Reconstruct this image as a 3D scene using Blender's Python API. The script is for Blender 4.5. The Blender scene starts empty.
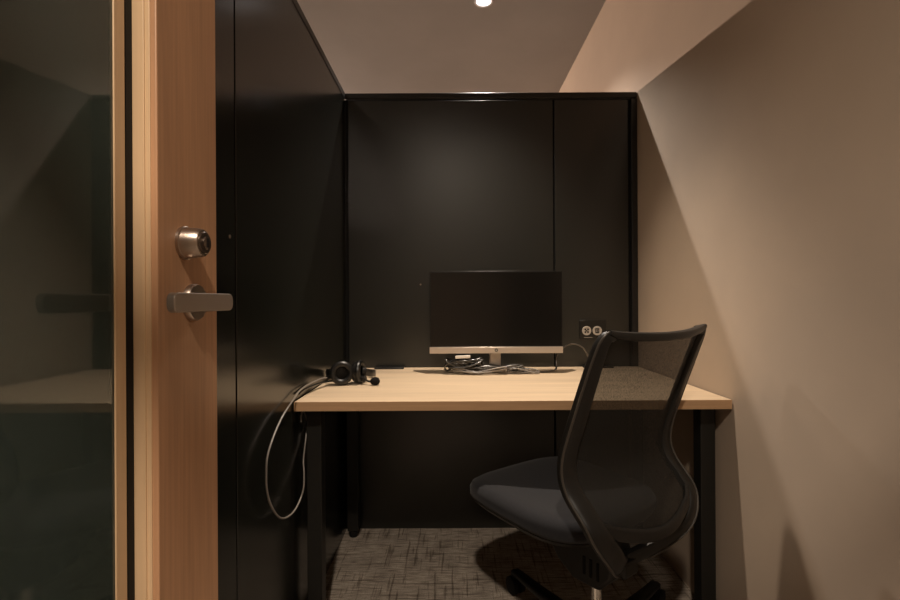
import bpy, bmesh, math, random
from mathutils import Vector, Matrix
PI = math.pi
SC = bpy.context.scene
COL = SC.collection
random.seed(7)

# ------------------------------------------------------------------ materials
MATS = {}

def nmat(name, color, rough=0.5, metal=0.0, spec=0.5, **kw):
    m = bpy.data.materials.new(name)
    m.use_nodes = True
    b = m.node_tree.nodes['Principled BSDF']
    b.inputs['Base Color'].default_value = (*color, 1)
    b.inputs['Roughness'].default_value = rough
    b.inputs['Metallic'].default_value = metal
    b.inputs['Specular IOR Level'].default_value = spec
    for k, v in kw.items():
        b.inputs[k.replace('_', ' ')].default_value = v
    MATS[name] = m
    return m

def nd(m, t, **props):
    n = m.node_tree.nodes.new(t)
    for k, v in props.items():
        setattr(n, k, v)
    return n

def lk(m, a, b):
    m.node_tree.links.new(a, b)

def coords(m, scale=(1, 1, 1)):
    tc = nd(m, 'ShaderNodeTexCoord')
    mp = nd(m, 'ShaderNodeMapping')
    mp.inputs['Scale'].default_value = scale
    lk(m, tc.outputs['Object'], mp.inputs['Vector'])
    return mp.outputs['Vector']

def noise(m, vec, scale=1.0, detail=3.0, rough=0.55, dist=0.0):
    n = nd(m, 'ShaderNodeTexNoise')
    n.inputs['Scale'].default_value = scale
    n.inputs['Detail'].default_value = detail
    n.inputs['Roughness'].default_value = rough
    n.inputs['Distortion'].default_value = dist
    lk(m, vec, n.inputs['Vector'])
    return n.outputs['Fac']

def ramp(m, fac, stops):
    r = nd(m, 'ShaderNodeValToRGB')
    e = r.color_ramp.elements
    while len(e) < len(stops):
        e.new(0.5)
    for i, (p, c) in enumerate(stops):
        e[i].position = p
        e[i].color = (*c, 1)
    lk(m, fac, r.inputs['Fac'])
    return r.outputs['Color']

def mul(m, a, b, fac=1.0):
    x = nd(m, 'ShaderNodeMix', data_type='RGBA', blend_type='MULTIPLY')
    x.inputs['Factor'].default_value = fac
    lk(m, a, x.inputs['A'])
    lk(m, b, x.inputs['B'])
    return x.outputs['Result']

def bsdf(m):
    return m.node_tree.nodes['Principled BSDF']

def bump(m, fac, strength=0.1, dist=0.002):
    b = nd(m, 'ShaderNodeBump')
    b.inputs['Strength'].default_value = strength
    b.inputs['Distance'].default_value = dist
    lk(m, fac, b.inputs['Height'])
    lk(m, b.outputs['Normal'], bsdf(m).inputs['Normal'])

def sc3(c, k):
    return tuple(x * k for x in c)

def wood(name, c, axis, rough=0.45, contrast=0.25, fine=0.12, spec=0.35):
    """grain running along axis 0/1/2"""
    m = nmat(name, c, rough, spec=spec)
    s1 = [9, 9, 9]; s1[axis] = 0.9
    s2 = [160, 160, 160]; s2[axis] = 4
    f1 = noise(m, coords(m, s1), 1.0, 4, 0.6, 0.7)
    f2 = noise(m, coords(m, s2), 1.0, 2, 0.5)
    a = ramp(m, f1, [(0.32, sc3(c, 1 - contrast)), (0.5, c), (0.68, sc3(c, 1 + contrast * .6))])
    b = ramp(m, f2, [(0.3, (1 - fine,) * 3), (0.7, (1, 1, 1))])
    lk(m, mul(m, a, b), bsdf(m).inputs['Base Color'])
    return m

# painted wall, slightly mottled
def plaster(name, c, rough=0.75, amp=0.05, bmp=0.08):
    m = nmat(name, c, rough, spec=0.25)
    f = noise(m, coords(m), 2.2, 4)
    lk(m, ramp(m, f, [(0.3, sc3(c, 1 - amp)), (0.7, sc3(c, 1 + amp))]), bsdf(m).inputs['Base Color'])
    g = noise(m, coords(m), 420, 2)
    bump(m, g, bmp, 0.001)
    return m

WALLC = plaster('beige_wall_paint', (0.45, 0.36, 0.28))
CEILC = plaster('ceiling_paint', (0.44, 0.43, 0.43), 0.8)
def black_panel(name, c, rough):
    m = nmat(name, c, rough, spec=0.75)
    f = noise(m, coords(m), 3.0, 3)
    lk(m, ramp(m, f, [(0.3, sc3(c, .92)), (0.7, sc3(c, 1.06))]), bsdf(m).inputs['Base Color'])
    g = noise(m, coords(m), 700, 2)
    bump(m, g, 0.05, 0.0006)
    return m
PANEL = black_panel('black_steel_panel', (0.008, 0.0085, 0.0064), 0.21)
PANELB = black_panel('black_back_panel', (0.0095, 0.0102, 0.0078), 0.35)
RAIL = nmat('black_rail', (0.011, 0.010, 0.009), 0.42, spec=0.5)
GROOVE = nmat('black_joint', (0.003, 0.003, 0.003), 0.7, spec=0.2)
OAK = wood('pale_oak_laminate', (0.69, 0.54, 0.375), 0, 0.42, 0.15, 0.14)
OAKEDGE = wood('oak_edge_band', (0.50, 0.315, 0.175), 0, 0.45, 0.2, 0.12)
DOORW = wood('reddish_door_veneer', (0.56, 0.315, 0.175), 2, 0.42, 0.16, 0.16)
BEADW = wood('pale_door_bead', (0.68, 0.48, 0.29), 2, 0.38, 0.1, 0.08)
LEGM = nmat('black_leg_paint', (0.012, 0.0115, 0.010), 0.42, spec=0.4)
BLKP = nmat('black_plastic', (0.009, 0.0085, 0.008), 0.36, spec=0.45)
CHAIRP = nmat('chair_plastic', (0.013, 0.012, 0.0105), 0.45, spec=0.35)
LITRIM = nmat('lit_rim_plastic', (0.055, 0.048, 0.040), 0.35, spec=0.5)  # lighter than the frame: its lit outer edge is put into the colour
RUBBER = nmat('black_rubber', (0.008, 0.008, 0.008), 0.7, spec=0.3)
LEATHER = nmat('black_leatherette', (0.006, 0.0058, 0.0055), 0.36, spec=0.5)
FOAM = nmat('black_foam', (0.012, 0.011, 0.011), 0.95, spec=0.1)
CHROME = nmat('chrome', (0.75, 0.72, 0.68), 0.14, 1.0)
NICKEL = nmat('brushed_nickel', (0.46, 0.39, 0.33), 0.3, 1.0)
DARKMET = nmat('dark_key_face', (0.20, 0.165, 0.14), 0.35, 1.0)
LEVERM = nmat('satin_lever', (0.42, 0.365, 0.32), 0.45, 0.7)
SILVER = nmat('silver_plastic', (0.60, 0.53, 0.46), 0.34, 0.55)
SCREEN = nmat('black_screen', (0.006, 0.0055, 0.005), 0.22, spec=0.5)
GREYC = nmat('grey_cable', (0.24, 0.215, 0.19), 0.3, spec=0.6)
BLKC = nmat('black_cable', (0.022, 0.021, 0.019), 0.25, spec=0.9)
DGREYC = nmat('dark_grey_cable', (0.075, 0.068, 0.060), 0.25, spec=0.9)
WHITEP = nmat('white_plug', (0.70, 0.66, 0.60), 0.4)
SOCK = nmat('pale_socket', (0.47, 0.43, 0.38), 0.4)
PLATE = nmat('black_outlet_plate', (0.010, 0.010, 0.009), 0.3)
TRIMW = nmat('white_trim', (0.75, 0.72, 0.70), 0.35)

# seat fabric
SEATF = nmat('dark_seat_fabric', (0.05, 0.05, 0.06), 0.9, spec=0.2)
_f = noise(SEATF, coords(SEATF), 500, 2)
lk(SEATF, ramp(SEATF, _f, [(0.3, (0.011, 0.0115, 0.013)), (0.7, (0.025, 0.025, 0.029))]), bsdf(SEATF).inputs['Base Color'])
bump(SEATF, _f, 0.2, 0.001)
bsdf(SEATF).inputs['Sheen Weight'].default_value = 0.1

# woven chair mesh: open weave, part of the light passes
MESHM = nmat('black_woven_mesh', (0.018, 0.0165, 0.014), 0.7, spec=0.2)
_nt = MESHM.node_tree
_tr = nd(MESHM, 'ShaderNodeBsdfTransparent')
_mx = nd(MESHM, 'ShaderNodeMixShader')
_w = noise(MESHM, coords(MESHM, (420, 420, 160)), 1.0, 2)
_mr = nd(MESHM, 'ShaderNodeMapRange')
_mr.inputs['From Min'].default_value = 0.3; _mr.inputs['From Max'].default_value = 0.7
_mr.inputs['To Min'].default_value = 0.80; _mr.inputs['To Max'].default_value = 0.90
lk(MESHM, _w, _mr.inputs['Value'])
lk(MESHM, _mr.outputs['Result'], _mx.inputs['Fac'])
lk(MESHM, _tr.outputs['BSDF'], _mx.inputs[1])
lk(MESHM, bsdf(MESHM).outputs['BSDF'], _mx.inputs[2])
lk(MESHM, _mx.outputs['Shader'], _nt.nodes['Material Output'].inputs['Surface'])

# door glass: clear with a faint hazy film
GLASS = nmat('door_glass', (0.30, 0.31, 0.27), 0.6)
_tr = nd(GLASS, 'ShaderNodeBsdfTransparent'); _tr.inputs['Color'].default_value = (0.95, 0.97, 0.95, 1)
_gl = nd(GLASS, 'ShaderNodeBsdfGlossy'); _gl.inputs['Roughness'].default_value = 0.035
_di = nd(GLASS, 'ShaderNodeBsdfDiffuse'); _di.inputs['Color'].default_value = (0.38, 0.52, 0.47, 1)
_fr = nd(GLASS, 'ShaderNodeFresnel'); _fr.inputs['IOR'].default_value = 1.75
_m1 = nd(GLASS, 'ShaderNodeMixShader'); _m1.inputs['Fac'].default_value = 0.10
_m2 = nd(GLASS, 'ShaderNodeMixShader')
_hz = noise(GLASS, coords(GLASS), 260, 2)
_hr = nd(GLASS, 'ShaderNodeMapRange'); _hr.inputs['To Min'].default_value = 0.07; _hr.inputs['To Max'].default_value = 0.19
lk(GLASS, _hz, _hr.inputs['Value']); lk(GLASS, _hr.outputs['Result'], _m1.inputs['Fac'])
lk(GLASS, _tr.outputs['BSDF'], _m1.inputs[1]); lk(GLASS, _di.outputs['BSDF'], _m1.inputs[2])
lk(GLASS, _fr.outputs['Fac'], _m2.inputs['Fac'])
lk(GLASS, _m1.outputs['Shader'], _m2.inputs[1]); lk(GLASS, _gl.outputs['BSDF'], _m2.inputs[2])
lk(GLASS, _m2.outputs['Shader'], GLASS.node_tree.nodes['Material Output'].inputs['Surface'])

# carpet tile: fine cross ribs with broken darker lines
CARPET = nmat('carpet_tile', (0.2, 0.17, 0.14), 0.95, spec=0.1)
_a = noise(CARPET, coords(CARPET, (16, 170, 1)), 1.0, 3, 0.65)
_b = noise(CARPET, coords(CARPET, (85, 5, 1)), 1.0, 2, 0.6, 0.1)
_c = noise(CARPET, coords(CARPET, (380, 380, 1)), 1.0, 2)
_d = noise(CARPET, coords(CARPET, (5, 60, 1)), 1.0, 2, 0.6, 0.1)
_p = noise(CARPET, coords(CARPET, (14, 9, 1)), 1.0, 2, 0.5)
_ca = ramp(CARPET, _a, [(0.34, (0.27, 0.225, 0.185)), (0.50, (0.48, 0.415, 0.345)), (0.66, (0.66, 0.575, 0.48))])
_cb = ramp(CARPET, _b, [(0.34, (0.50, 0.48, 0.47)), (0.44, (1, 1, 1))])
_cc = ramp(CARPET, _c, [(0.3, (0.5, 0.5, 0.5)), (0.7, (1.2, 1.2, 1.2))])
_cd = ramp(CARPET, _d, [(0.34, (0.55, 0.53, 0.52)), (0.44, (1, 1, 1))])
_cp = ramp(CARPET, _p, [(0.35, (0.80, 0.80, 0.80)), (0.6, (1, 1, 1))])
lk(CARPET, mul(CARPET, mul(CARPET, mul(CARPET, mul(CARPET, _ca, _cb), _cc), _cd), _cp), bsdf(CARPET).inputs['Base Color'])
bump(CARPET, _c, 0.5, 0.003)

LAMP = bpy.data.materials.new('lamp_glow'); LAMP.use_nodes = True
_e = LAMP.node_tree.nodes.new('ShaderNodeEmission')
_e.inputs['Color'].default_value = (1, 0.93, 0.9, 1); _e.inputs['Strength'].default_value = 2.2
LAMP.node_tree.links.new(_e.outputs['Emission'], LAMP.node_tree.nodes['Material Output'].inputs['Surface'])

# ------------------------------------------------------------------ mesh helpers
def link(name, bm, m, parent=None, smooth=False, bevel=0.0, seg=2, sub=0, angle=35):
    bmesh.ops.recalc_face_normals(bm, faces=bm.faces)
    me = bpy.data.meshes.new(name)
    bm.to_mesh(me); bm.free()
    o = bpy.data.objects.new(name, me)
    COL.objects.link(o)
    for x in (m if isinstance(m, (list, tuple)) else [m]):
        me.materials.append(x)
    if parent:
        o.parent = parent
    if bevel:
        b = o.modifiers.new('bevel', 'BEVEL'); b.width = bevel; b.segments = seg
        b.limit_method = 'ANGLE'; b.angle_limit = math.radians(40)
        smooth = True
    if sub:
        s = o.modifiers.new('sub', 'SUBSURF'); s.levels = sub; s.render_levels = sub
    if smooth:
        for p in me.polygons:
            p.use_smooth = True
        if not sub:
            try:
                me.set_sharp_from_angle(angle=math.radians(angle))
            except Exception:
                pass
    return o

def box(bm, x0, x1, y0, y1, z0, z1, mi=0):
    v = [bm.verts.new((x, y, z)) for z in (z0, z1) for y in (y0, y1) for x in (x0, x1)]
    for f in ((0, 2, 3, 1), (4, 5, 7, 6), (0, 1, 5, 4), (2, 6, 7, 3), (0, 4, 6, 2), (1, 3, 7, 5)):
        bm.faces.new([v[i] for i in f]).material_index = mi
    return v

def boxobj(name, dims, m, parent=None, bevel=0.0, seg=2):
    bm = bmesh.new(); box(bm, *dims)
    return link(name, bm, m, parent, bevel=bevel, seg=seg)

def empty(name, loc, rz=0.0):
    o = bpy.data.objects.new(name, None)
    o.empty_display_size = 0.1
    COL.objects.link(o)
    o.location = loc; o.rotation_euler = (0, 0, rz)
    return o

def tag(o, label=None, cat=None, group=None, kind=None):
    if label: o['label'] = label
    if cat: o['category'] = cat
    if group: o['group'] = group
    if kind: o['kind'] = kind
    return o

def lathe(bm, prof, mat=Matrix(), n=32, cap0=True, cap1=True, mi=0):
    """prof: list (r, h) revolved about local Z, transformed by mat"""
    rings = []
    for r, h in prof:
        rings.append([bm.verts.new(mat @ Vector((r * math.cos(2 * PI * i / n), r * math.sin(2 * PI * i / n), h))) for i in range(n)])
    for a, b in zip(rings, rings[1:]):
        for i in range(n):
            bm.faces.new((a[i], a[(i + 1) % n], b[(i + 1) % n], b[i])).material_index = mi
    if cap0: bm.faces.new(rings[0][::-1]).material_index = mi
    if cap1: bm.faces.new(rings[-1]).material_index = mi

def axis_mat(origin, axis, side=None):
    z = Vector(axis).normalized()
    s = Vector(side) if side else (Vector((0, 0, 1)) if abs(z.z) < .9 else Vector((0, 1, 0)))
    x = s.cross(z).normalized(); y = z.cross(x)
    m = Matrix((x, y, z)).transposed().to_4x4()
    m.translation = Vector(origin)
    return m

def catmull(pts, k=8, closed=False):
    pts = [Vector(p) for p in pts]
    n = len(pts); out = []
    rng = range(n) if closed else range(n - 1)
    for i in rng:
        if closed:
            p0, p1, p2, p3 = pts[i - 1], pts[i], pts[(i + 1) % n], pts[(i + 2) % n]
        else:
            p0 = pts[i - 1] if i > 0 else pts[i] * 2 - pts[i + 1]
            p1, p2 = pts[i], pts[i + 1]
            p3 = pts[i + 2] if i + 2 < n else pts[i + 1] * 2 - pts[i]
        for j in range(k):
            t = j / k
            out.append(0.5 * ((2 * p1) + (p2 - p0) * t + (2 * p0 - 5 * p1 + 4 * p2 - p3) * t * t + (3 * p1 - p0 - 3 * p2 + p3) * t ** 3))
    if not closed:
        out.append(pts[-1])
    return out

def sweep(bm, pts, size, ref=None, n=10, power=2.0, closed=False, mi=0):
    """elliptic / rounded-box section swept along pts. size: (a, b) half sizes or list of them;
    a lies along ref projected off the tangent, b across. ref None: parallel transport."""
    N = len(pts)
    sizes = size if isinstance(size, list) else [size] * N
    rings = []; prev = None
    for i, p in enumerate(pts):
        if closed:
            t = (pts[(i + 1) % N] - pts[i - 1]).normalized()
        else:
            t = (pts[min(i + 1, N - 1)] - pts[max(i - 1, 0)]).normalized()
        if ref is not None:
            r = ref[i] if isinstance(ref, list) else Vector(ref)
            u = (r - t * r.dot(t)).normalized()
        else:
            if prev is None:
                prev = Vector((0, 0, 1)) if abs(t.z) < .9 else Vector((1, 0, 0))
            u = (prev - t * prev.dot(t)).normalized(); prev = u
        w = t.cross(u)
        a, b = sizes[i]
        ring = []
        for j in range(n):
            th = 2 * PI * (j + .5) / n
            c, s = math.cos(th), math.sin(th)
            cc = math.copysign(abs(c) ** (2 / power), c); ss = math.copysign(abs(s) ** (2 / power), s)
            ring.append(bm.verts.new(p + u * (a * cc) + w * (b * ss)))
        rings.append(ring)
    prs = list(zip(rings, rings[1:]))
    if closed: prs.append((rings[-1], rings[0]))
    for A, B in prs:
        for j in range(n):
            bm.faces.new((A[j], A[(j + 1) % n], B[(j + 1) % n], B[j])).material_index = mi
    if not closed:
        bm.faces.new(rings[0][::-1]).material_index = mi
        bm.faces.new(rings[-1]).material_index = mi

def tube(name, pts, r, m, parent=None, k=8, n=8):
    bm = bmesh.new()
    sweep(bm, catmull(pts, k), (r, r), None, n)
    return link(name, bm, m, parent, smooth=True, angle=60)

# ------------------------------------------------------------------ setting
XL, XR, YB, YF = -0.474, 0.832, 2.12, -0.11
HP, HC = 1.945, 2.62
R0, R1, S0 = -2.6, 9.0, -3.0         # large room limits: y from R0 to R1, x from S0

o = boxobj('floor', (S0, XR, R0, R1, -0.06, 0.0), CARPET); tag(o, 'grey brown carpet with fine broken cross lines', 'floor', kind='structure')
o = boxobj('ceiling', (S0, XR + .1, R0, R1, HC, HC + .08), CEILC); tag(o, 'grey painted ceiling above the open topped booth', 'ceiling', kind='structure')
o = boxobj('wall_right', (XR, XR + .1, R0, R1, -0.06, HC), WALLC); tag(o, 'beige painted wall right of the desk', 'wall', kind='structure')
o = boxobj('wall_far', (S0, XR, R1, R1 + .1, -0.06, HC), WALLC); tag(o, 'beige wall at the far end of the room', 'wall', kind='structure')
o = boxobj('wall_rear', (S0, XR, R0 - .1, R0, -0.06, HC), WALLC); tag(o, 'beige wall behind the booth entrance', 'wall', kind='structure')
o = boxobj('wall_side', (S0 - .1, S0, R0, R1, -0.06, HC), WALLC); tag(o, 'beige wall beyond the neighbouring booths', 'wall', kind='structure')

# left black partition: panels with an open joint, top rail, core
wl = tag(empty('wall_left', (XL, 0, 0)), 'black steel partition left of the desk', 'partition', kind='structure')
JY = 1.04
boxobj('partition_core', (-.040, -.006, YF, YB + .004, 0, HP - .03), GROOVE, wl)
boxobj('partition_panel', (-.008, 0, YF, JY - .003, 0.0, HP - .028), PANEL, wl, .0012)
boxobj('partition_panel', (-.008, 0, JY + .003, YB + .003, 0.0, HP - .028), PANEL, wl, .0012)
boxobj('top_rail', (-.042, 0.002, YF, YB, HP - .026, HP), RAIL, wl, .0015)
bm = bmesh.new(); lathe(bm, [(.004, 0), (.004, .0012), (.002, .0018)], axis_mat((0.0, 1.012, 1.158), (1, 0, 0)), 12)
link('screw', bm, NICKEL, wl)

# back black partition
wb = tag(empty('wall_back', (0, YB, 0)), 'black steel partition behind the desk', 'partition', kind='structure')
boxobj('partition_core', (XL, XR - .002, .006, .04, 0, HP - .03), GROOVE, wb)
J1, J2 = 0.458, 0.462
boxobj('partition_panel', (XL + .014, J1 - .004, -.002, .008, 0.0, HP - .034), PANELB, wb, .0012)
boxobj('partition_panel', (J1 + .004, XR - .042, -.002, .008, 0.0, HP - .034), PANELB, wb, .0012)
boxobj('corner_post', (XR - .028, XR - .002, -.006, .04, 0, HP - .03), RAIL, wb, .0015)
boxobj('corner_post', (XL + .0003, XL + .014, -.001, .03, 0, HP - .03), GROOVE, wb)
boxobj('top_rail', (XL, XR - .002, -.006, .04, HP - .026, HP), RAIL, wb, .004, 3)
bm = bmesh.new(); lathe(bm, [(.004, 0), (.004, .0012), (.002, .0018)], axis_mat((-.140, -.002, 1.09), (0, -1, 0)), 12)
link('screw', bm, NICKEL, wb)

# front partition with the doorway the camera stands in
DX0, DX1 = -0.405, 0.45
wf = tag(empty('wall_front', (0, YF, 0)), 'black partition around the booth doorway', 'partition', kind='structure')
boxobj('partition_panel', (DX1, XR - .002, -.05, -.004, 0, HP - .026), PANEL, wf, .001)
boxobj('partition_panel', (XL - .04, DX0 - .004, -.05, -.004, 0, HP - .026), PANEL, wf, .001)
boxobj('top_rail', (XL - .04, XR - .002, -.05, -.004, HP - .026, HP), RAIL, wf, .001)

# ------------------------------------------------------------------ door, opened flat along the left partition
DF = -0.36                           # visible face of the leaf
DE, DI = 0.726, 0.580                # free edge, inner edge of the stile
dz0, dz1 = 0.012, 1.900
dr = tag(empty('door_1', (DF, 0, 0)), 'wood framed glass door standing open along the left partition', 'door', kind='structure')
boxobj('stile', (-.040, 0, DI, DE, dz0, dz1), DOORW, dr, .0015)
boxobj('stile', (-.040, 0, YF + .008, YF + .12, dz0, dz1), DOORW, dr, .0015)
boxobj('rail', (-.040, 0, YF + .12, DI, dz0, .16), DOORW, dr, .0015)
boxobj('rail', (-.040, 0, YF + .12, DI, dz1 - .12, dz1), DOORW, dr, .0015)
# stepped bead along the stile
bm = bmesh.new()
box(bm, -.040, -.0135, DI - .0035, DI, .16, dz1 - .12)
box(bm, -.040, -.0075, DI - .0015, DI + .001, .16, dz1 - .12)
link('glazing_bead', bm, BEADW, dr, bevel=.0008)
boxobj('bead_image', (-.0284, -.0262, DI - .0365, DI - .0185, .16, dz1 - .12), BEADW, dr, .0008)  # added strip, stands in for the bead's image in the glass
boxobj('gasket', (-.0305, -.0272, DI - .017, DI - .0035, .16, dz1 - .12), RUBBER, dr, .0012)
bm = bmesh.new(); box(bm, -.033, -.0285, YF + .118, DI - .003, .158, dz1 - .118)
link('glass_pane', bm, GLASS, dr)

# lock cylinder
lk_o = Vector((0, .638, 1.02 + 57.5 * .648 / 474))
bm = bmesh.new()
M = axis_mat(lk_o, (1, 0, 0))
lathe(bm, [(.0225, 0), (.0225, .004), (.0212, .005), (.0190, .024), (.0175, .0265), (.0150, .0268)], M, 40)
cyl = link('lock', bm, NICKEL, dr, smooth=True)
bm = bmesh.new()
lathe(bm, [(.0150, .0265), (.0150, .0285), (.0140, .0292)], M, 40)
link('lock_face', bm, DARKMET, cyl, smooth=True)
bm = bmesh.new()
lathe(bm, [(.0085, .0290), (.0085, .0312), (.0075, .0316)], M, 28)
kp = link('key_plug', bm, DARKMET, cyl, smooth=True)
bm = bmesh.new()
box(bm, .0312, .0322, lk_o.y - .0011, lk_o.y + .0011, lk_o.z - .006, lk_o.z + .006)
link('keyhole', bm, GROOVE, cyl)

# lever handle
lv_o = Vector((0, .657, 1.02 - 1.0 * .65 / 474))
hd = empty('handle', (0, 0, 0)); hd.parent = dr
bm = bmesh.new()
M = axis_mat(lv_o, (1, 0, 0))
lathe(bm, [(.0255, 0), (.0255, .006), (.0240, .0085), (.0, .0086)], M, 44, cap1=False)
link('rose', bm, NICKEL, hd, smooth=True)
bm = bmesh.new()
lathe(bm, [(.0105, .0085), (.0098, .040)], M, 24)
link('neck', bm, DARKMET, hd, smooth=True)
bm = bmesh.new()
ya, yb, hh = .530, .672, .0116
ring0 = []
n = 14
prof = []
for i in range(n + 1):
    a = -PI / 2 + PI * i / n
    prof.append((yb - .010 + .010 * math.cos(a), hh * (math.copysign(abs(math.sin(a)) ** .75, math.sin(a)))))
for i in range(n + 1):
    a = PI / 2 + PI * i / n
    prof.append((ya + .009 + .009 * math.cos(a), hh * (math.copysign(abs(math.sin(a)) ** .75, math.sin(a)))))
vs0 = [bm.verts.new((.0400, y, lv_o.z + z)) for y, z in prof]
vs1 = [bm.verts.new((.0500, y, lv_o.z + z)) for y, z in prof]
bm.faces.new(vs0[::-1]); bm.faces.new(vs1)
for i in range(len(prof)):
    j = (i + 1) % len(prof)
    bm.faces.new((vs0[i], vs0[j], vs1[j], vs1[i]))
link('lever', bm, LEVERM, hd, bevel=.0015, seg=3)

# ------------------------------------------------------------------ desk
dk = tag(empty('desk', (0.179, 1.77, 0)), 'pale oak desk on black steel legs filling the booth width', 'desk')
DZ = 0.72
d0x, d1x = XL + .004 - .179, XR - .004 - .179
d0y, d1y = 1.405 - 1.77, 2.113 - 1.77
bm = bmesh.new(); box(bm, d0x, d1x, d0y + .0015, d1y, DZ - .028, DZ)
link('desktop', bm, OAK, dk, bevel=.001)
boxobj('edge_band', (d0x, d1x, d0y - .0005, d0y + .0015, DZ - .0275, DZ - .0005), OAKEDGE, dk)
for sx in (-1, 1):
    for sy in (-1, 1):
        cx = sx * .614 if sx > 0 else -.610
        cy = (1.495 if sy < 0 else 2.055) - 1.77
        a = .023
        lg = boxobj('leg', (cx - a, cx + a, cy - a, cy + a, .030, DZ - .029), LEGM, dk, .002)
        bm = bmesh.new(); lathe(bm, [(.017, 0), (.019, .004), (.019, .024), (.010, .026), (.010, .032)], Matrix.Translation((cx, cy, 0)), 20)
        link('glide', bm, RUBBER, lg, smooth=True)
for sx in (-.610, .614):
    boxobj('side_rail', (sx - .015, sx + .015, 1.515 - 1.77, 2.035 - 1.77, DZ - .060, DZ - .0295), LEGM, dk, .002)
boxobj('cross_rail', (-.59, .592, 2.035 - 1.77, 2.065 - 1.77, DZ - .060, DZ - .0295), LEGM, dk, .002)
for x in (-.276, .640):
    pt = boxobj('cable_port', (x - .179 - .064, x - .179 + .064, 2.062 - 1.77, d1y - .001, DZ, DZ + .006), BLKP, dk, .0015)
# ------------------------------------------------------------------ monitor
mo = tag(empty('monitor', (0.178, 1.93, DZ + .0006)), 'flat black monitor with a silver chin on the desk', 'monitor')
W2 = .2695
z0, z1 = 0.083, 0.416
boxobj('back_shell', (-W2 + .002, W2 - .002, -.010, .016, z0 + .003, z1 - .002), BLKP, mo, .005, 3)
boxobj('bezel', (-W2, W2, -.014, -.008, z0 + .026, z1), BLKP, mo, .0012)
boxobj('screen', (-W2 + .005, W2 - .005, -.0150, -.0135, z0 + .031, z1 - .006), SCREEN, mo)
chin = boxobj('chin', (-W2, W2, -.0155, -.008, z0, z0 + .026), SILVER, mo, .0015)
bm = bmesh.new()
lathe(bm, [(.0068, 0), (.0068, .0004)], axis_mat((0.0, -.0155, z0 + .013), (0, -1, 0)), 28)
logo = link('logo', bm, BLKP, chin)
bm = bmesh.new()
def slant(bm, x0, x1, za, zb, y=-.0163):
    k = .28
    zc = z0 + .013
    v = [bm.verts.new((x + k * z, y, zc + z)) for x, z in ((x0, za), (x1, za), (x1, zb), (x0, zb))]
    w = [bm.verts.new((u.co.x, y + .0004, u.co.z)) for u in v]
    bm.faces.new(v); bm.faces.new(w[::-1])
    for i in range(4):
        bm.faces.new((v[i], v[(i + 1) % 4], w[(i + 1) % 4], w[i]))
slant(bm, -.0034, -.0026, -.002, .0052); slant(bm, -.0026, -.0012, .0012, .002); slant(bm, -.0012, -.0004, -.002, .002)
slant(bm, .0008, .0016, -.0052, .002); slant(bm, .0016, .003, .0012, .002); slant(bm, .003, .0038, -.002, .002); slant(bm, .0016, .003, -.002, -.0012)
link('logo_lettering', bm, WHITEP, chin)
bm = bmesh.new()
box(bm, -.023, .023, .032, .064, .004, .22)
box(bm, -.021, .021, .012, .034, .13, .21)
link('neck', bm, SILVER, mo, bevel=.004, seg=3)
bm = bmesh.new(); box(bm, -.095, .095, .034, .155, 0.0, .006)
link('stand_base', bm, SILVER, mo, bevel=.003, seg=2)

# ------------------------------------------------------------------ loose cables below the monitor
def T(px, py, Y):
    return Vector(((px - 452) / 474 * Y, Y, 1.02 + (300 - py) / 474 * Y))

cab_group = 'cables heaped under the monitor'
def heap(label, name, m, cx, cy, rx, ry, turns, r, seed, zmax, tail=None, head=None):
    rnd = random.Random(seed)
    pts = list(head or [])
    k = 7
    for i in range(turns * k):
        a = 2 * PI * i / k
        f = rnd.uniform(.75, 1.12)
        pts.append(Vector((cx + rx * f * math.cos(a) + rnd.uniform(-.012, .012), cy + ry * f * math.sin(a) + rnd.uniform(-.008, .008),
                           DZ + r + .003 + rnd.random() ** 1.2 * zmax)))
    pts += list(tail or [])
    o = tube(name, pts, r, m, None, 6, 7)
    return o

YC = 1.920
c1 = heap('', 'power_cable', DGREYC, .165, YC, .110, .022, 3, .0040, 3, .028,
          tail=[Vector((.27, 1.925, .728)), Vector((.34, 1.93, .7255)), Vector((.40, 1.945, .7255)), Vector((.430, 1.962, .735)), T(556, 358, 1.98), T(562, 349, 1.99), T(572, 344.5, 2.0),
                T(582, 348, 2.02), T(588, 357, 2.035), T(589, 362, 2.045)])
tag(c1, 'dark grey power cable arching up beside the monitor to the back edge port', 'cable', cab_group)
c2 = heap('', 'video_cable', GREYC, .120, YC - .010, .115, .020, 3, .0028, 11, .030,
          tail=[Vector((.22, 1.905, .727)), Vector((.29, 1.91, .7245)), Vector((.33, 1.925, .7245))])
tag(c2, 'thin grey cable coiled on the desk below the monitor', 'cable', cab_group)
c3 = heap('', 'display_cable', BLKC, .052, YC, .074, .024, 5, .0042, 41, .058,
          tail=[Vector((.10, 1.935, .750)), Vector((.17, 1.935, .740)), Vector((.26, 1.92, .730)), Vector((.34, 1.915, .7265))])
tag(c3, 'thick black cable with a white plug coiled left under the monitor', 'cable', cab_group)
_s = T(462.5, 357, 1.905)
pl = boxobj('plug', (-.030, .030, -.008, .008, -.0055, .0055), WHITEP, c3, .0015)
pl.location = _s; pl.rotation_euler = (0, math.radians(-3), math.radians(-5))
c4 = heap('', 'usb_cable', GREYC, .265, YC - .004, .070, .018, 2, .0022, 31, .020, tail=[Vector((.35, 1.905, .7245))])
tag(c4, 'short grey cable looped on the desk right of the monitor neck', 'cable', cab_group)

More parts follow.
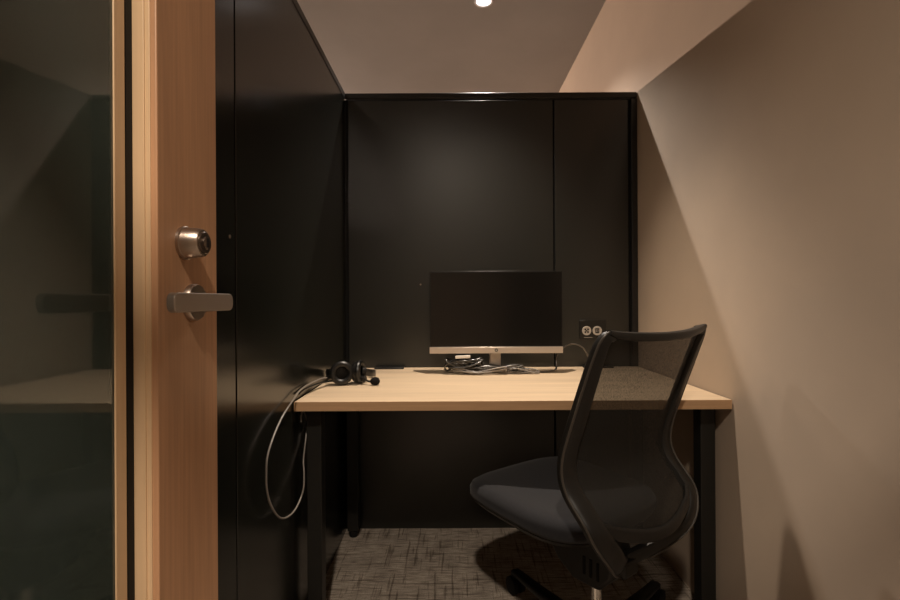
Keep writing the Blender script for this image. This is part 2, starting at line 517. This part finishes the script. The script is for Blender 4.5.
# ------------------------------------------------------------------ power outlet on the back partition
po = tag(empty('power_outlet', (0.613, YB - .002, .88)), 'black outlet plate with two pale round sockets on the back partition', 'outlet')
boxobj('face_plate', (-.045, .075, -.006, 0, -.036, .048), PLATE, po, .002)
for k, x in enumerate((-.014, .033)):
    M = axis_mat((x, -.006, .0), (0, -1, 0))
    bm = bmesh.new()
    lathe(bm, [(.0205, 0), (.0205, .002), (.0195, .003), (.0150, .003), (.0145, .0012), (.0, .0012)], M, 36, cap1=False)
    so = link('socket', bm, SOCK, po, smooth=True)
    bm = bmesh.new()
    if k == 0:
        for j in range(4):
            a = PI / 4 + PI / 2 * j
            lathe(bm, [(.0038, .0012), (.0038, .0026)], axis_mat((x + .0085 * math.cos(a), -.006, .0085 * math.sin(a)), (0, -1, 0)), 12)
        lathe(bm, [(.0032, .0012), (.0032, .0026)], M, 12)
    else:
        box(bm, x - .0085, x + .0085, -.0086, -.0072, -.0105, .0105)
    link('socket_recess', bm, GROOVE, so)
    if k == 1:
        bm = bmesh.new()
        for xx in (-.0038, .0024):
            box(bm, x + xx, x + xx + .0018, -.0090, -.0084, -.0065, .0065)
        link('socket_slot', bm, SOCK, so)
boxobj('marking_strip', (-.026, .012, -.0064, -.0058, -.0315, -.0285), nmat('grey_print', (.26, .24, .21), .5), po)

# ------------------------------------------------------------------ headset
hs = tag(empty('headset', (-.385, 1.70, DZ)), 'black over ear headset with boom microphone lying at the desk left end', 'headset')
def cup(center, axis, rr, th):
    M = axis_mat(center, axis)
    bm = bmesh.new()
    lathe(bm, [(.0, -th * .1), (rr * .55, -th * .1), (rr * .60, -th * .25), (rr * .80, -th * .25), (rr * .92, 0), (rr * .95, th * .35), (rr * .80, th * .5)][1:], M, 32, cap0=True)
    c = link('ear_cup', bm, BLKP, hs, smooth=True)
    bm = bmesh.new()
    ringp = [Vector(M @ Vector((rr * .76 * math.cos(2 * PI * i / 32), rr * .76 * math.sin(2 * PI * i / 32), th * .62))) for i in range(32)]
    sweep(bm, ringp, (th * .32, rr * .25), Vector(axis), 10, 2, True)
    link('ear_pad', bm, LEATHER, c, smooth=True)
    bm = bmesh.new()
    lathe(bm, [(rr * .58, th * .3), (rr * .58, th * .5)], M, 24)
    link('pad_lining', bm, FOAM, c)
    return c
# left cup turned with its pad to the entrance, right cup edge on
cup((-.012, -.006, .0425), (.30, -.95, .10), .0415, .032)
cup((.036, .014, .0425), (.985, -.14, .06), .0415, .029)
# band lies back on the desk
bp = catmull([(-.040, .006, .044), (-.072, .030, .038), (-.074, .090, .024), (-.025, .150, .0165), (.045, .165, .0165), (.084, .125, .020), (.088, .060, .030), (.068, .022, .041)], 8)
bm = bmesh.new(); sweep(bm, bp, [(.013, .0045)] * len(bp), Vector((0, 0, 1)), 10, 3)
hb = link('headband', bm, BLKP, hs, smooth=True)
bm = bmesh.new(); sweep(bm, bp[18:40], [(.0135, .0075)] * 22, Vector((0, 0, 1)), 10, 2.5)
link('headband_pad', bm, LEATHER, hb, smooth=True)
for s, a, b in ((-1, (-.040, .006, .044), (-.030, .002, .042)), (1, (.070, .022, .040), (.058, .018, .041))):
    bm = bmesh.new(); sweep(bm, catmull([a, b], 4), (.016, .008), Vector((0, 0, 1)), 10, 3)
    link('yoke', bm, BLKP, hs, smooth=True)
# microphone boom
bm = bmesh.new(); lathe(bm, [(.011, -.006), (.011, .008), (.009, .010)], axis_mat((.066, -.004, .020), (.9, -.4, 0)), 20)
link('boom_pivot', bm, BLKP, hs, smooth=True)
bm = bmesh.new(); sweep(bm, catmull([(.068, -.006, .020), (.090, -.020, .013), (.106, -.026, .013)], 5), (.0035, .0035), None, 8)
bo = link('boom', bm, BLKP, hs, smooth=True)
bm = bmesh.new()
Mf = axis_mat((.112, -.026, .0145), (1, -.12, .05))
lathe(bm, [(.004, -.017), (.0105, -.012), (.0142, -.003), (.0142, .005), (.0115, .012), (.005, .016)], Mf, 20)
link('mic_foam', bm, FOAM, bo, smooth=True)
# cord: over the front left corner of the desk, hanging in a loop, up to the clip
off = Vector((-.385, 1.70, DZ))
cp = [(-.420, 1.700, .742), (-.446, 1.640, .752), (-.462, 1.545, .751), (-.462, 1.440, .749), (-.460, 1.375, .736), (-.455, 1.254, .705), (-.452, 1.162, .650), (-.450, 1.142, .600),
      (-.449, 1.146, .556), (-.448, 1.172, .510), (-.445, 1.215, .465), (-.443, 1.268, .442), (-.441, 1.330, .438), (-.441, 1.395, .462), (-.4515, 1.438, .500), (-.4585, 1.455, .530),
      (-.4640, 1.495, .580), (-.465, 1.515, .630), (-.464, 1.490, .665), (-.4635, 1.462, .676), (-.463, 1.447, .666), (-.463, 1.449, .650)]
tube('cord_boot', [Vector(p) - off for p in [(-.412, 1.700, .748), (-.424, 1.694, .746), (-.440, 1.660, .751)]], .0062, BLKP, hs, 6, 10)
tube('cord', [Vector(p) - off for p in cp], .0024, GREYC, hs, 8, 8)
cp2 = [(-.425, 1.685, .735), (-.450, 1.610, .740), (-.465, 1.50, .741), (-.466, 1.440, .738), (-.464, 1.405, .732), (-.4655, 1.408, .715), (-.467, 1.412, .700)]
cq = tube('cord_sleeve', [Vector(p) - off for p in cp2[:4]], .0034, BLKC, hs, 8, 8)

# ------------------------------------------------------------------ office chair
TH = math.radians(36)
ch = tag(empty('office_chair', (.392, 1.30, 0), TH), 'black office chair with woven mesh back and dark fabric seat, half turned to the desk', 'chair')
# local frame: +y forward, +x the sitter's right, origin under the column
LB = -.070                            # lumbar line in local y
# five star base
bm = bmesh.new(); lathe(bm, [(.036, .055), (.042, .065), (.040, .105), (.030, .125)], Matrix(), 28)
link('base_hub', bm, CHAIRP, ch, smooth=True)
A0 = math.radians(116.6) - TH
for i in range(5):
    a = A0 + i * 2 * PI / 5
    d = Vector((math.cos(a), math.sin(a), 0))
    pts = catmull([d * .02 + Vector((0, 0, .095)), d * .15 + Vector((0, 0, .088)), d * .27 + Vector((0, 0, .078)), d * .392 + Vector((0, 0, .072))], 5)
    szs = [(.018 - .007 * k / (len(pts) - 1), .026 - .010 * k / (len(pts) - 1)) for k in range(len(pts))]
    bm = bmesh.new(); sweep(bm, pts, szs, Vector((0, 0, 1)), 12, 3)
    lg = link('base_arm', bm, CHAIRP, ch, smooth=True)
    c = d * .392
    sd = Vector((-d.y, d.x, 0))
    bm = bmesh.new()
    for s in (-1, 1):
        lathe(bm, [(.024, -.009), (.0295, -.007), (.0300, 0), (.0295, .007), (.024, .009)], axis_mat(c + sd * (s * .015) + Vector((0, 0, .0302)), sd), 24)
    lathe(bm, [(.007, -.02), (.007, .02)], axis_mat(c + Vector((0, 0, .0302)), sd), 12)
    cs = link('caster', bm, RUBBER, lg, smooth=True)
    bm = bmesh.new(); lathe(bm, [(.013, .052), (.016, .058), (.016, .074)], Matrix.Translation(c), 16)
    link('caster_stem', bm, CHAIRP, lg, smooth=True)
bm = bmesh.new(); lathe(bm, [(.0135, .12), (.0135, .268)], Matrix(), 24)
link('gas_lift', bm, CHROME, ch, smooth=True)
# tilt mechanism
bm = bmesh.new()
prof = [(-.085, .345), (-.080, .300), (-.040, .255), (.045, .252), (.100, .285), (.16, .362), (.16, .392), (-.06, .392)]
for s in (-1, 1):
    pass
va = [bm.verts.new((-.048, y, z)) for y, z in prof]; vb = [bm.verts.new((.048, y, z)) for y, z in prof]
bm.faces.new(va); bm.faces.new(vb[::-1])
for i in range(len(prof)):
    j = (i + 1) % len(prof)
    bm.faces.new((va[i], vb[i], vb[j], va[j]))
mech = link('tilt_mechanism', bm, CHAIRP, ch, bevel=.008, seg=3)
for i in range(3):
    boxobj('mechanism_rib', (-.0505, -.047, -.045 + i * .022, -.037 + i * .022, .282, .330), GROOVE, mech, .001)
bm = bmesh.new(); sweep(bm, catmull([(.05, .06, .335), (.12, .065, .350), (.215, .07, .362)], 5), (.005, .005), None, 8)
lev = link('height_lever', bm, CHAIRP, ch, smooth=True)
# seat: rounded super-ellipse outline, crowned cushion with waterfall front
def outline(hx, y0, y1, k, n=56, fr=1.0):
    pts = []
    cy, hy = (y0 + y1) / 2, (y1 - y0) / 2
    for i in range(n):
        a = 2 * PI * i / n
        c, s = math.cos(a), math.sin(a)
        x = math.copysign(abs(c) ** (2 / k), c) * hx
        y = cy + math.copysign(abs(s) ** (2 / k), s) * hy
        pts.append((x, y))
    return pts
def seat_z(x, y):
    t = (y - SY0) / (SY1 - SY0)
    z = .480 - .016 * math.exp(-((t - .35) / .25) ** 2) * (1 - (x / .24) ** 2)
    if t > .72:
        z -= .024 * ((t - .72) / .28) ** 2
    return z
SX, SY0, SY1 = .222, -.105, .368
def shell(levels):
    """levels: (shrink, dz or None)"""
    bm = bmesh.new()
    base = outline(SX, SY0, SY1, 3.6)
    cy = (SY0 + SY1) / 2
    rings = []
    for (sh, zf) in levels:
        r = []
        for x, y in base:
            xx, yy = x * sh, cy + (y - cy) * sh
            r.append(bm.verts.new((xx, yy, zf(xx, yy))))
        rings.append(r)
    n = len(base)
    for a, b in zip(rings, rings[1:]):
        for i in range(n):
            bm.faces.new((a[i], a[(i + 1) % n], b[(i + 1) % n], b[i]))
    bm.faces.new(rings[0][::-1])
    bm.faces.new(rings[-1])
    return bm
bm = shell([(.90, lambda x, y: seat_z(x, y) - .052), (.975, lambda x, y: seat_z(x, y) - .050), (1.0, lambda x, y: seat_z(x, y) - .038), (1.0, lambda x, y: seat_z(x, y) - .018),
            (.97, lambda x, y: seat_z(x, y) - .004), (.90, lambda x, y: seat_z(x, y) + .003), (.75, lambda x, y: seat_z(x, y) + .003), (.5, seat_z), (.25, seat_z)])
st = link('seat', bm, SEATF, ch, smooth=True, angle=80)
bm = shell([(.45, lambda x, y: .384), (.75, lambda x, y: .398 + .02 * max(0, (y - .1) / .27)), (.93, lambda x, y: seat_z(x, y) - .064), (.975, lambda x, y: seat_z(x, y) - .052), (.90, lambda x, y: seat_z(x, y) - .050)])
link('seat_shell', bm, CHAIRP, ch, smooth=True, angle=50)

# back: two side limbs that fall from the top bar, sweep back below the lumbar and meet in a V behind the mechanism
LIMB = [(.938, .186, .116), (.936, .203, .115), (.921, .210, .107), (.900, .211, .098), (.845, .211, .077), (.750, .210, .042), (.665, .209, .013), (.610, .208, .007), (.570, .208, .022), (.532, .206, .056),
        (.488, .198, .090), (.436, .160, .098), (.390, .105, .070), (.356, .045, .034), (.340, .0, .012)]
def limb_pts(s):
    return [Vector((s * w, LB - r, z)) for z, w, r in LIMB]
for s in (-1, 1):
    pts = catmull(limb_pts(s), 8)
    N = len(pts)
    szs, refs = [], []
    for i, p in enumerate(pts):
        t = i / (N - 1)
        wd = .011 + .015 * min(1, t / .45)
        if t > .85: wd -= .004 * (t - .85) / .15
        tg = (pts[min(i + 1, N - 1)] - pts[max(i - 1, 0)]).normalized()
        nrm = Vector((.35 * s * (1 - t), -1, -.25 * t)).normalized()
        szs.append((wd, .0125))
        refs.append(nrm.cross(tg))
    bm = bmesh.new(); sweep(bm, pts, szs, refs, 12, 3.2)
    fr = link('back_frame', bm, CHAIRP, ch, smooth=True)
    rp = []
    for i in range(6, N - 10):
        tg = (pts[i + 1] - pts[i - 1]).normalized()
        u = (refs[i] - tg * refs[i].dot(tg)).normalized()
        if u.x * s < 0: u = -u
        nn = tg.cross(u)
        if nn.y > 0: nn = -nn
        rp.append(pts[i] + u * (szs[i][0] * .93) + nn * .0105)
    bm = bmesh.new(); sweep(bm, rp, (.0028, .0028), None, 8)
    link('edge_rim', bm, LITRIM, fr, smooth=True)
# top bar bows back between the tips
def back_y(u, z):
    # u in -1..1 across; interpolate limb recline at z and bow back in the middle
    L = LIMB
    for (za, wa, ra), (zb, wb_, rb) in zip(L, L[1:]):
        if za >= z >= zb:
            t = (za - z) / (za - zb)
            r, w = ra + (rb - ra) * t, wa + (wb_ - wa) * t
            break
    else:
        r, w = (L[0][2], L[0][1]) if z > L[0][0] else (L[-1][2], L[-1][1])
    return w, LB - r - .034 * (1 - u * u)
tb, tsz = [], []
for i in range(33):
    u = -1 + 2 * i / 32
    w, y = back_y(u, .932)
    e = abs(u) ** 10
    tb.append(Vector((u * .208, y - .012 * e, .932 + .010 * u * u + .006 * e)))
    tsz.append((.0105 - .005 * e, .012 - .006 * e))
bm = bmesh.new(); sweep(bm, tb, tsz, Vector((0, 0, 1)), 12, 2.6)
link('top_bar', bm, CHAIRP, ch, smooth=True)
# woven mesh
bm = bmesh.new()
NU, NV = 20, 28
grid = []
for j in range(NV + 1):
    row = []
    for i in range(NU + 1):
        u = -1 + 2 * i / NU
        zt = .932
        zb = .462 + .045 * u ** 2
        z = zt + (zb - zt) * j / NV
        w, y = back_y(u, z)
        row.append(bm.verts.new((u * (w - .006), y, z)))
    grid.append(row)
for j in range(NV):
    for i in range(NU):
        bm.faces.new((grid[j][i], grid[j][i + 1], grid[j + 1][i + 1], grid[j + 1][i]))
link('back_mesh', bm, MESHM, ch, smooth=True, angle=180)
# lower bar of the mesh
lbp = []
for i in range(25):
    u = -1 + 2 * i / 24
    z = .462 + .045 * u ** 2
    w, y = back_y(u, z)
    lbp.append(Vector((u * (w - .004), y, z)))
bm = bmesh.new(); sweep(bm, lbp, (.016, .008), Vector((0, 0, 1)), 12, 3)
link('lower_bar', bm, CHAIRP, ch, smooth=True)
# pivot block joining the V to the mechanism
boxobj('back_bracket', (-.030, .030, LB - .040, LB + .075, .308, .350), CHAIRP, ch, .008, 3)

# ------------------------------------------------------------------ downlights
def downlight(x, y, label, energy, color, size=150, blend=.55, radius=.025, strength=None, aim=None, z=HC):
    e = tag(empty('downlight', (x, y, z)), label, 'ceiling light', 'recessed ceiling downlights')
    bm = bmesh.new()
    lathe(bm, [(.052, 0), (.050, -.004), (.044, -.0055), (.041, -.004), (.040, -.001)], Matrix(), 40, cap0=False, cap1=False)
    link('trim_ring', bm, TRIMW, e, smooth=True)
    bm = bmesh.new()
    lathe(bm, [(.041, -.0012), (.030, -.0018), (.010, -.002)], Matrix(), 32, cap0=False)
    link('lens', bm, LAMP, e, smooth=True)
    ld = bpy.data.lights.new('downlight_lamp', 'SPOT')
    ld.energy = energy; ld.color = color; ld.spot_size = math.radians(size); ld.spot_blend = blend
    ld.shadow_soft_size = radius
    lo = bpy.data.objects.new('downlight_lamp', ld)
    COL.objects.link(lo); lo.parent = e; lo.location = (0, 0, -.03)
    if aim: lo.rotation_euler = aim
    return e
WARM = (1.0, .84, .68)
MID = (1.0, .91, .83)
XC = .178
downlight(XC, 2.54, 'round downlight in the ceiling beyond the back partition', 130, MID, 116, .9, .012)
downlight(XC, 1.62, 'round downlight in the ceiling above the desk', 150, WARM, 66, 1.0)
downlight(-.10, -.62, 'round downlight in the ceiling outside the doorway', 185, WARM, 158, 1.0, .06)
downlight(-1.13, 1.62, 'round downlight in the ceiling above the neighbouring booth', 9, WARM)
downlight(-1.13, 2.57, 'round downlight beyond the neighbouring booth', 20, MID)

# far track spotlight that rakes over the back partition
ts = tag(empty('track_spotlight', (-2.0, 6.3, HC)), 'track spotlight far beyond the back partition', 'spotlight')
bm = bmesh.new(); lathe(bm, [(.010, 0), (.010, -.10)], Matrix(), 12)
link('spot_stem', bm, BLKP, ts, smooth=True)
bm = bmesh.new(); lathe(bm, [(.030, -.06), (.036, .02), (.036, .055), (.030, .055), (.028, .03)], axis_mat((0, 0, -.14), (0, -1, -.12)), 24)
link('spot_head', bm, BLKP, ts, smooth=True)
bm = bmesh.new(); lathe(bm, [(.027, .032), (.010, .034)], axis_mat((0, 0, -.14), (0, -1, -.12)), 24)
link('spot_lens', bm, LAMP, ts, smooth=True)
ld = bpy.data.lights.new('spot_lamp', 'SPOT'); ld.energy = 600; ld.color = (1.0, .74, .58); ld.spot_size = math.radians(95); ld.spot_blend = .5; ld.shadow_soft_size = .02
lo = bpy.data.objects.new('spot_lamp', ld); COL.objects.link(lo); lo.parent = ts
lo.location = (0, -.06, -.15); lo.rotation_euler = (math.radians(-83), 0, math.radians(28))

# ------------------------------------------------------------------ world, camera, view
w = bpy.data.worlds.new('world'); SC.world = w; w.use_nodes = True
w.node_tree.nodes['Background'].inputs['Color'].default_value = (1, .85, .72, 1)
w.node_tree.nodes['Background'].inputs['Strength'].default_value = 0.02
cd = bpy.data.cameras.new('camera'); cam = bpy.data.objects.new('camera', cd); COL.objects.link(cam)
cd.sensor_width = 36; cd.lens = 474 / 900 * 36
cd.shift_x = -2 / 900
cd.clip_start = .02
cam.location = (0, 0, 1.02)
cam.rotation_euler = (math.radians(90), math.radians(0.3), 0)
SC.camera = cam
SC.view_settings.view_transform = 'Standard'
SC.view_settings.look = 'None'
SC.view_settings.gamma = 1
SC.view_settings.use_curve_mapping = False
SC.view_settings.exposure = 0.25
